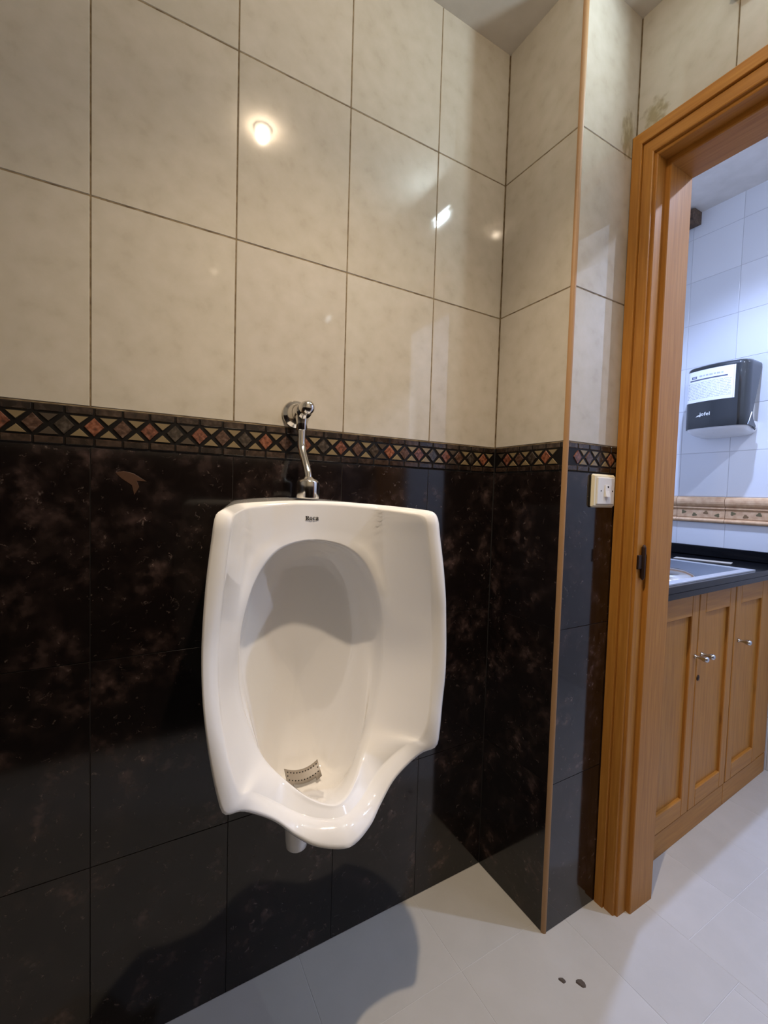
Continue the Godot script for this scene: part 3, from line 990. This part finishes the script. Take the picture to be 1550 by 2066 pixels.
# ================= rooms =================
func structure() -> void:
	# wall behind the urinal
	var wa := thing("wall_back", Vector3.ZERO, "wall behind the urinal, cream tiles over a patterned border and dark marbled tiles", "wall", "", "structure")
	block(wa, "grout_upper", Vector3(XL - 0.1, Y0 - 0.002, -0.12), Vector3(1.0, CEIL + 0.1, -0.0010), M.grout, 0.0005)
	block(wa, "grout_lower", Vector3(XL - 0.1, -0.1, -0.12), Vector3(1.0, Y0 - 0.002, -0.0010), M.grout_dark, 0.0005)
	tiled_face(wa, Vector3.ZERO, Vector3(1, 0, 0), [XL, -0.5, -0.25, 0.0, 0.25, 0.5, 0.75, XC - 0.001], -0.30, XC - 0.001, 0)
	# a rusty flake in the glaze of one dark tile
	part(wa, "brown_mark", gem(PackedVector2Array([Vector2(0.039, 1.141), Vector2(0.052, 1.1445), Vector2(0.068, 1.141), Vector2(0.0905, 1.1262), Vector2(0.074, 1.127), Vector2(0.078, 1.115), Vector2(0.070, 1.1), Vector2(0.066, 1.118), Vector2(0.048, 1.131)]), 0.0005, 0.0004), M.flake, Vector3(0, 0, 0.0001))
	# pilaster
	var wb := thing("wall_pilaster", Vector3.ZERO, "projecting pilaster between the urinal wall and the door, cream over dark tiles", "wall", "", "structure")
	block(wb, "grout_upper", Vector3(XC + 0.0010, Y0 - 0.002, -0.05), Vector3(1.21, CEIL + 0.1, ZC - 0.0010), M.grout, 0.0005)
	block(wb, "grout_lower", Vector3(XC + 0.0010, -0.1, -0.05), Vector3(1.21, Y0 - 0.002, ZC - 0.0010), M.grout_dark, 0.0005)
	# side: facing -x, row direction +z
	tiled_face(wb, Vector3(XC, 0, 0), Vector3(0, 0, 1), [0.001, ZC - 0.006], 0.001, ZC - 0.006, 3)
	tiled_face(wb, Vector3(0, 0, ZC), Vector3(1, 0, 0), [XC + 0.007, XD], XC + 0.007, XD, 2)
	var tp := PackedVector2Array()
	for k in 7:
		var t := PI * 0.5 * k / 6.0
		tp.append(Vector2(XC + 0.0075 - 0.0095 * sin(t), ZC - 0.0075 + 0.0095 * cos(t)))
	tp.append(Vector2(XC + 0.0075, ZC - 0.0075))
	part(wb, "corner_trim", prism(tp, 0.0, CEIL), M.bronze)
	# door wall
	var wd := thing("wall_right", Vector3.ZERO, "cream tiled wall above and beside the wooden door frame", "wall", "", "structure")
	block(wd, "grout_above", Vector3(XD + 0.0010, 2.0, 0.15), Vector3(1.27, CEIL + 0.1, 1.28), M.grout, 0.0005)
	block(wd, "grout_beside", Vector3(XD + 0.0010, -0.1, 1.06), Vector3(1.27, 2.0, 1.28), M.grout, 0.0005)
	block(wd, "core", Vector3(XD + 0.004, -0.1, -0.5), Vector3(1.27, CEIL + 0.1, 0.2485), M.grout, 0.0005)
	# the tiles run above the door frame; row direction +z, facing -x
	var zs := [ZC + 0.001, 0.461, 0.711, 0.961, ZF]
	for i in zs.size() - 1:
		lay(wd, "beige_tile", Vector3(XD, 0, 0), Vector3(0, 0, 1), zs[i], zs[i + 1], 2.0024, CEIL + 0.01, M.beige[(i * 2 + 1) % 5])
	# yellow damp stain in the corner over the door frame
	part(wd, "stain", stain_sheet(0.085, 0.085, 3), stain_mat(3), Vector3(XD - 0.0004, 2.093, ZC + 0.046), Basis(Vector3.UP, -PI / 2))
	part(wb, "stain", stain_sheet(0.07, 0.15, 4), stain_mat(4), Vector3(1.168, 2.055, ZC + 0.0004))
	# the wall opposite and the left wall, out of view
	var wf := thing("wall_front", Vector3.ZERO, "cream and dark tiled wall opposite the urinal", "wall", "", "structure")
	block(wf, "upper_tiling", Vector3(XL - 0.1, Y0, ZF), Vector3(1.3, CEIL + 0.1, ZF + 0.1), M.beige[0])
	block(wf, "lower_tiling", Vector3(XL - 0.1, -0.1, ZF), Vector3(1.3, Y0, ZF + 0.1), M.dark[0])
	var wl := thing("wall_left", Vector3.ZERO, "cream and dark tiled wall at the far side of the urinal room", "wall", "", "structure")
	block(wl, "upper_tiling", Vector3(XL - 0.1, Y0, -0.1), Vector3(XL, CEIL + 0.1, ZF + 0.1), M.beige[1])
	block(wl, "lower_tiling", Vector3(XL - 0.1, -0.1, -0.1), Vector3(XL, Y0, ZF + 0.1), M.dark[1])
	var ce := thing("ceiling", Vector3.ZERO, "plain white plaster ceiling over the urinal room", "ceiling", "", "structure")
	block(ce, "plaster", Vector3(XL - 0.1, CEIL, -0.12), Vector3(1.26, CEIL + 0.12, ZF + 0.1), M.plaster)
	# floor of the toilet room
	var fl := thing("floor", Vector3.ZERO, "pale grey tiled floor under the urinal", "floor", "", "structure")
	block(fl, "grout", Vector3(XL - 0.1, -0.08, -0.12), Vector3(1.3055, -0.0007, ZF + 0.1), M.floor_grout, 0.0005)
	var P := 0.326
	var rows := [[-0.02, 0.212, 0.7424], [0.212, 0.538, 0.7424], [0.538, 0.864, 1.275], [0.864, ZF + 0.02, 1.275]]
	for r in rows:
		var xs: Array = [1.3055]
		var x: float = r[2]
		while x + P < 1.30:
			x += P
		while x > XL:
			xs.append(x)
			x -= P
		xs.append(XL)
		for i in xs.size() - 1:
			floor_tile(fl, xs[i + 1], xs[i], r[0], r[1])
	# ---- washroom ----
	var ff := thing("floor_washroom", Vector3.ZERO, "pale grey tiled floor of the washroom beyond the doorway", "floor", "", "structure")
	block(ff, "grout", Vector3(1.3055, -0.08, -0.6), Vector3(XW + 0.1, -0.0007, 1.7), M.floor_grout, 0.0005)
	var xj := [1.3055, 1.544, 1.7825, 2.021, 2.2595, XW]
	var zj := [-0.05, 0.19, 0.43, 0.67, 0.91, 1.15, 1.39, 1.65]
	for i in xj.size() - 1:
		for j in zj.size() - 1:
			floor_tile(ff, xj[i], xj[i + 1], zj[j], zj[j + 1])
	var wr := thing("wall_washroom_end", Vector3.ZERO, "white tiled end wall of the washroom with a beige leaf border", "wall", "", "structure")
	block(wr, "grout", Vector3(XW + 0.0007, -0.1, -0.6), Vector3(XW + 0.1, CEIL2 + 0.1, 1.7), M.grout_white, 0.0005)
	var ry := [0.0, 0.224, 0.424, 0.624, 0.824, 1.0242, 1.1455, 1.3495, 1.553, 1.757, 1.961, 2.1645, 2.368, CEIL2 + 0.01]
	for j in ry.size() - 1:
		if j == 5:
			continue
		for k in 5:
			var z0 := -0.391 + 0.2003 * k
			lay(wr, "white_tile", Vector3(XW, 0, 0), Vector3(0, 0, 1), z0, z0 + 0.2003, ry[j], ry[j + 1], M.white_tile[rng.randi() % 3], 0.004, 0.0008)
	block(wr, "tiling_beside", Vector3(XW, 0.0, 0.611), Vector3(XW + 0.05, CEIL2, 1.65), M.white_tile[0])
	block(wr, "tiling_corner", Vector3(XW, 0.0, -0.6), Vector3(XW + 0.05, CEIL2, -0.392), M.white_tile[0])
	border_washroom(wr)
	var ws := thing("wall_washroom_side", Vector3.ZERO, "white tiled side wall of the washroom behind the worktop", "wall", "", "structure")
	block(ws, "tiling", Vector3(1.2, -0.1, -0.6), Vector3(XW + 0.1, CEIL2 + 0.1, -0.40), M.white_tile[0])
	var wo := thing("wall_washroom_front", Vector3.ZERO, "white tiled wall of the washroom facing the worktop", "wall", "", "structure")
	block(wo, "tiling", Vector3(1.2, -0.1, 1.62), Vector3(XW + 0.1, CEIL2 + 0.1, 1.75), M.white_tile[0])
	var wi := thing("wall_washroom_door", Vector3.ZERO, "white tiled wall of the washroom round the doorway", "wall", "", "structure")
	block(wi, "tiling_left", Vector3(1.27, -0.1, -0.5), Vector3(1.335, CEIL2 + 0.1, 0.2550), M.white_tile[0])
	block(wi, "tiling_above", Vector3(1.27, 1.985, 0.255), Vector3(1.335, CEIL2 + 0.1, 1.09), M.white_tile[0])
	block(wi, "tiling_right", Vector3(1.27, -0.1, 1.045), Vector3(1.335, CEIL2 + 0.1, 1.65), M.white_tile[0])
	var cw := thing("ceiling_washroom", Vector3.ZERO, "plain white ceiling of the washroom", "ceiling", "", "structure")
	block(cw, "plaster", Vector3(1.26, CEIL2, -0.6), Vector3(XW + 0.1, CEIL2 + 0.12, 1.75), M.plaster)

func stain_mat(sd: int) -> StandardMaterial3D:
	var n := FastNoiseLite.new()
	n.seed = 100 + sd
	n.frequency = 0.035
	n.fractal_octaves = 4
	var im := Image.create(96, 96, false, Image.FORMAT_RGBA8)
	for y in 96:
		for x in 96:
			var dx := (x - 48) / 48.0
			var dy := (y - 48) / 48.0
			var a := clampf(0.42 - (dx * dx + dy * dy) * 0.6 + n.get_noise_2d(x, y) * 0.45, 0.0, 0.42)
			im.set_pixel(x, y, Color(0.66, 0.60, 0.38, a))
	var m := mat(Color.WHITE, 0.5)
	m.albedo_texture = ImageTexture.create_from_image(im)
	m.transparency = BaseMaterial3D.TRANSPARENCY_ALPHA
	return m

func stain_sheet(w: float, h: float, _sd: int) -> QuadMesh:
	var q := QuadMesh.new()
	q.size = Vector2(w, h)
	return q

func floor_tile(parent: Node3D, x0: float, x1: float, z0: float, z1: float) -> void:
	part(parent, "floor_tile", cbox(Vector3(x1 - x0 - 0.0016, 0.004, z1 - z0 - 0.0016), 0.0006), M.floor[rng.randi() % 3], Vector3((x0 + x1) * 0.5, -0.002 + rng.randf_range(-0.00025, 0.0), (z0 + z1) * 0.5))

# ---- worktop, sink and cupboards; a hair out of square with the room ----
const SKEW := 0.045
func sk(lx: float, lz: float) -> Vector2:
	# local point on the cupboard front line -> room plan
	return Vector2(1.472 + lx * cos(SKEW) + lz * sin(SKEW), 0.2526 - lx * sin(SKEW) + lz * cos(SKEW))

func worktop() -> void:
	var b := Basis(Vector3.UP, SKEW)
	var org := Vector3(1.472, 0, 0.2526)
	var specs := [
		[-0.125, 0.490, "wooden two-door cupboard under the sink with a small dark key plate", [[-0.100, 0.205, 0.190], [0.207, 0.490, 0.235]]],
		[0.493, 0.895, "wooden single-door cupboard in the corner against the end wall", [[0.496, 0.790, 0.531]]]]
	for sp in specs:
		var c := thing("base_cupboard", org, sp[2], "cupboard", "cupboards under the washroom worktop")
		c.transform = Transform3D(b, org)
		var x0: float = sp[0]
		var x1: float = sp[1]
		block(c, "carcass", Vector3(x0, 0.082, -0.50), Vector3(x1, 0.830, -0.020), M.wood_cab)
		block(c, "plinth", Vector3(x0, 0.0, -0.48), Vector3(x1, 0.080, -0.004), M.wood_cab_h)
		if x1 > 0.8:
			block(c, "filler_strip", Vector3(0.793, 0.084, -0.02), Vector3(0.895, 0.828, -0.004), M.wood_cab)
		for dr in sp[3]:
			var a: float = dr[0] + 0.0015
			var e: float = dr[1] - 0.0015
			var y0 := 0.086
			var y1 := 0.822
			var st := 0.046
			var door := block(c, "door", Vector3(a + 0.01, y0 + 0.01, -0.020), Vector3(e - 0.01, y1 - 0.01, -0.010), M.wood_cab)
			var off := -door.position
			for p in [["stile", Vector3(a, y0, -0.02), Vector3(a + st, y1, 0.0), M.wood_cab], ["stile", Vector3(e - st, y0, -0.02), Vector3(e, y1, 0.0), M.wood_cab], ["rail", Vector3(a + st, y0, -0.02), Vector3(e - st, y0 + 0.060, 0.0), M.wood_cab_h], ["rail", Vector3(a + st, y1 - 0.072, -0.02), Vector3(e - st, y1, 0.0), M.wood_cab_h]]:
				part(door, p[0], cbox((p[2] - p[1]).abs(), 0.0025), p[3], (p[1] + p[2]) * 0.5 + off)
			var kx: float = dr[2]
			var kn := part(door, "knob", lathe([Vector2(0.0, 0.0), Vector2(0.0075, 0.0), Vector2(0.006, 0.004), Vector2(0.0042, 0.010), Vector2(0.0050, 0.018), Vector2(0.0088, 0.026), Vector2(0.0098, 0.033), Vector2(0.0078, 0.039), Vector2(0.0, 0.042)], 24), M.steel, Vector3(kx, 0.615, 0.0) + off, Basis(Vector3(1, 0, 0), PI / 2))
			if absf(kx - 0.235) < 0.001:
				part(door, "key_plate", lathe([Vector2(0.0, 0.0), Vector2(0.009, 0.0), Vector2(0.009, 0.002), Vector2(0.0, 0.003)], 20), M.iron, Vector3(0.2215, 0.537, 0.0) + off, Basis(Vector3(1, 0, 0), PI / 2))
	# worktop slab round the sink opening
	var w := thing("worktop", Vector3.ZERO, "black granite worktop with a low upstand along the end wall", "worktop")
	var fz := 0.032
	var sx0 := -0.06
	var sx1 := 0.575
	var sz0 := -0.42
	var sz1 := -0.004
	var quad := func(a0: float, a1: float, c0: float, c1: float) -> PackedVector2Array:
		return PackedVector2Array([sk(a0, c0), sk(a1, c0), sk(a1, c1), sk(a0, c1)])
	var y0t := 0.832
	part(w, "front_edge", prism(quad.call(-0.112, 0.905, sz1, fz), y0t, 0.870), M.granite)
	part(w, "slab", prism(PackedVector2Array([sk(sx1, sz1), sk(sx1, -0.62), Vector2(XW - 0.001, -0.39), Vector2(XW - 0.001, sk(0.905, sz1).y)]), y0t, 0.870), M.granite)
	part(w, "slab", prism(quad.call(-0.112, sx0, -0.6, sz1), y0t, 0.870), M.granite)
	part(w, "slab", prism(quad.call(sx0, sx1, -0.6, sz0), y0t, 0.870), M.granite)
	part(w, "edge_bead", prism(quad.call(-0.112, 0.905, fz, fz + 0.003), 0.846, 0.850), M.granite)
	block(w, "upstand", Vector3(XW - 0.022, 0.870, -0.39), Vector3(XW - 0.0005, 0.9165, 0.245), M.granite, 0.003)
	# inset sink tray
	var s := thing("sink", Vector3.ZERO, "stainless steel inset sink with a bright raised rim in the black worktop", "sink")
	var rw := 0.020
	part(s, "rim", prism(quad.call(sx0 - rw, sx1 + rw, sz1 - 0.008, sz1 + 0.022), 0.8705, 0.8745), M.steel_rim)
	part(s, "rim", prism(quad.call(sx1, sx1 + rw, sz0 - rw, sz1 - 0.008), 0.8705, 0.8745), M.steel_rim)
	part(s, "rim", prism(quad.call(sx0 - rw, sx0, sz0 - rw, sz1 - 0.008), 0.8705, 0.8745), M.steel_rim)
	part(s, "rim", prism(quad.call(sx0, sx1, sz0 - rw, sz0), 0.8705, 0.8745), M.steel_rim)
	part(s, "basin_floor", prism(quad.call(sx0, sx1, sz0, sz1), 0.8325, 0.8345), M.steel)
	part(s, "basin_wall", prism(quad.call(sx1 - 0.003, sx1, sz0, sz1), 0.8345, 0.872), M.steel)
	part(s, "basin_wall", prism(quad.call(sx0, sx0 + 0.003, sz0, sz1), 0.8345, 0.872), M.steel)
	part(s, "basin_wall", prism(quad.call(sx0, sx1, sz0, sz0 + 0.003), 0.8345, 0.872), M.steel)
	part(s, "basin_wall", prism(quad.call(sx0, sx1, sz1 - 0.003, sz1), 0.8345, 0.872), M.steel)
	# polished oval bowl turned over in the sink
	var p := sk(0.155, -0.105)
	var bw := thing("metal_bowl", Vector3(p.x, 0.8345, p.y), "polished oval metal bowl with a rolled rim lying upside down in the sink", "bowl")
	var sc := Basis(Vector3.UP, SKEW).scaled_local(Vector3(1.15, 1.0, 0.9))
	part(bw, "shell", lathe([Vector2(0.132, 0.006), Vector2(0.124, 0.012), Vector2(0.116, 0.030), Vector2(0.100, 0.044), Vector2(0.075, 0.053), Vector2(0.04, 0.057), Vector2(0.0, 0.058)], 56), M.chrome, Vector3.ZERO, sc)
	var rim: Array = []
	for k in 13:
		var t := TAU * k / 12.0
		rim.append(Vector2(0.131 + 0.005 * cos(t), 0.0055 + 0.005 * sin(t)))
	part(bw, "rolled_rim", lathe(rim, 56), M.chrome, Vector3.ZERO, sc)
	var fs := thing("paper_strip", Vector3(2.175, 0.870, 0.02), "flat grey-beige strip lying on the black worktop behind the sink", "strip")
	fs.rotation.y = 0.28
	part(fs, "sheet", cbox(Vector3(0.055, 0.002, 0.20), 0.0008), M.cloth, Vector3(0, 0.0012, 0))

func small_things() -> void:
	# stub of an old beam at the washroom ceiling
	var bm := thing("beam_stub", Vector3.ZERO, "end of a dark brown rough beam high on the washroom end wall", "beam")
	var poly := PackedVector2Array([Vector2(-0.001, 2.425), Vector2(-0.050, 2.415), Vector2(-0.078, 2.430), Vector2(-0.082, 2.470), Vector2(-0.060, 2.481), Vector2(-0.001, 2.481)])
	part(bm, "timber", extrude_z(poly, -0.395, -0.160), M.beam, Vector3(XW, 0, 0))
	# bits of dirt on the floor
	var shapes := [
		[Vector3(0.9385, 0.0, 0.3386), 0.006, 0.0095, "small dark flat scrap of dirt on the floor tiles"],
		[Vector3(0.972, 0.0, 0.3634), 0.0095, 0.013, "larger dark crumpled scrap of dirt on the floor tiles"]]
	for s in shapes:
		var d := thing("dirt_scrap", s[0], s[3], "scrap", "scraps on the floor")
		var pl := PackedVector2Array()
		for k in 9:
			var t := TAU * k / 9.0
			var r: float = rng.randf_range(0.75, 1.1)
			pl.append(Vector2(cos(t) * s[1] * r, sin(t) * s[2] * r))
		part(d, "lump", gem(pl, 0.0025, 0.0018), M.dirt, Vector3(0, -0.0002, 0), Basis(Vector3(1, 0, 0), -PI / 2).rotated(Vector3.UP, 0.6))
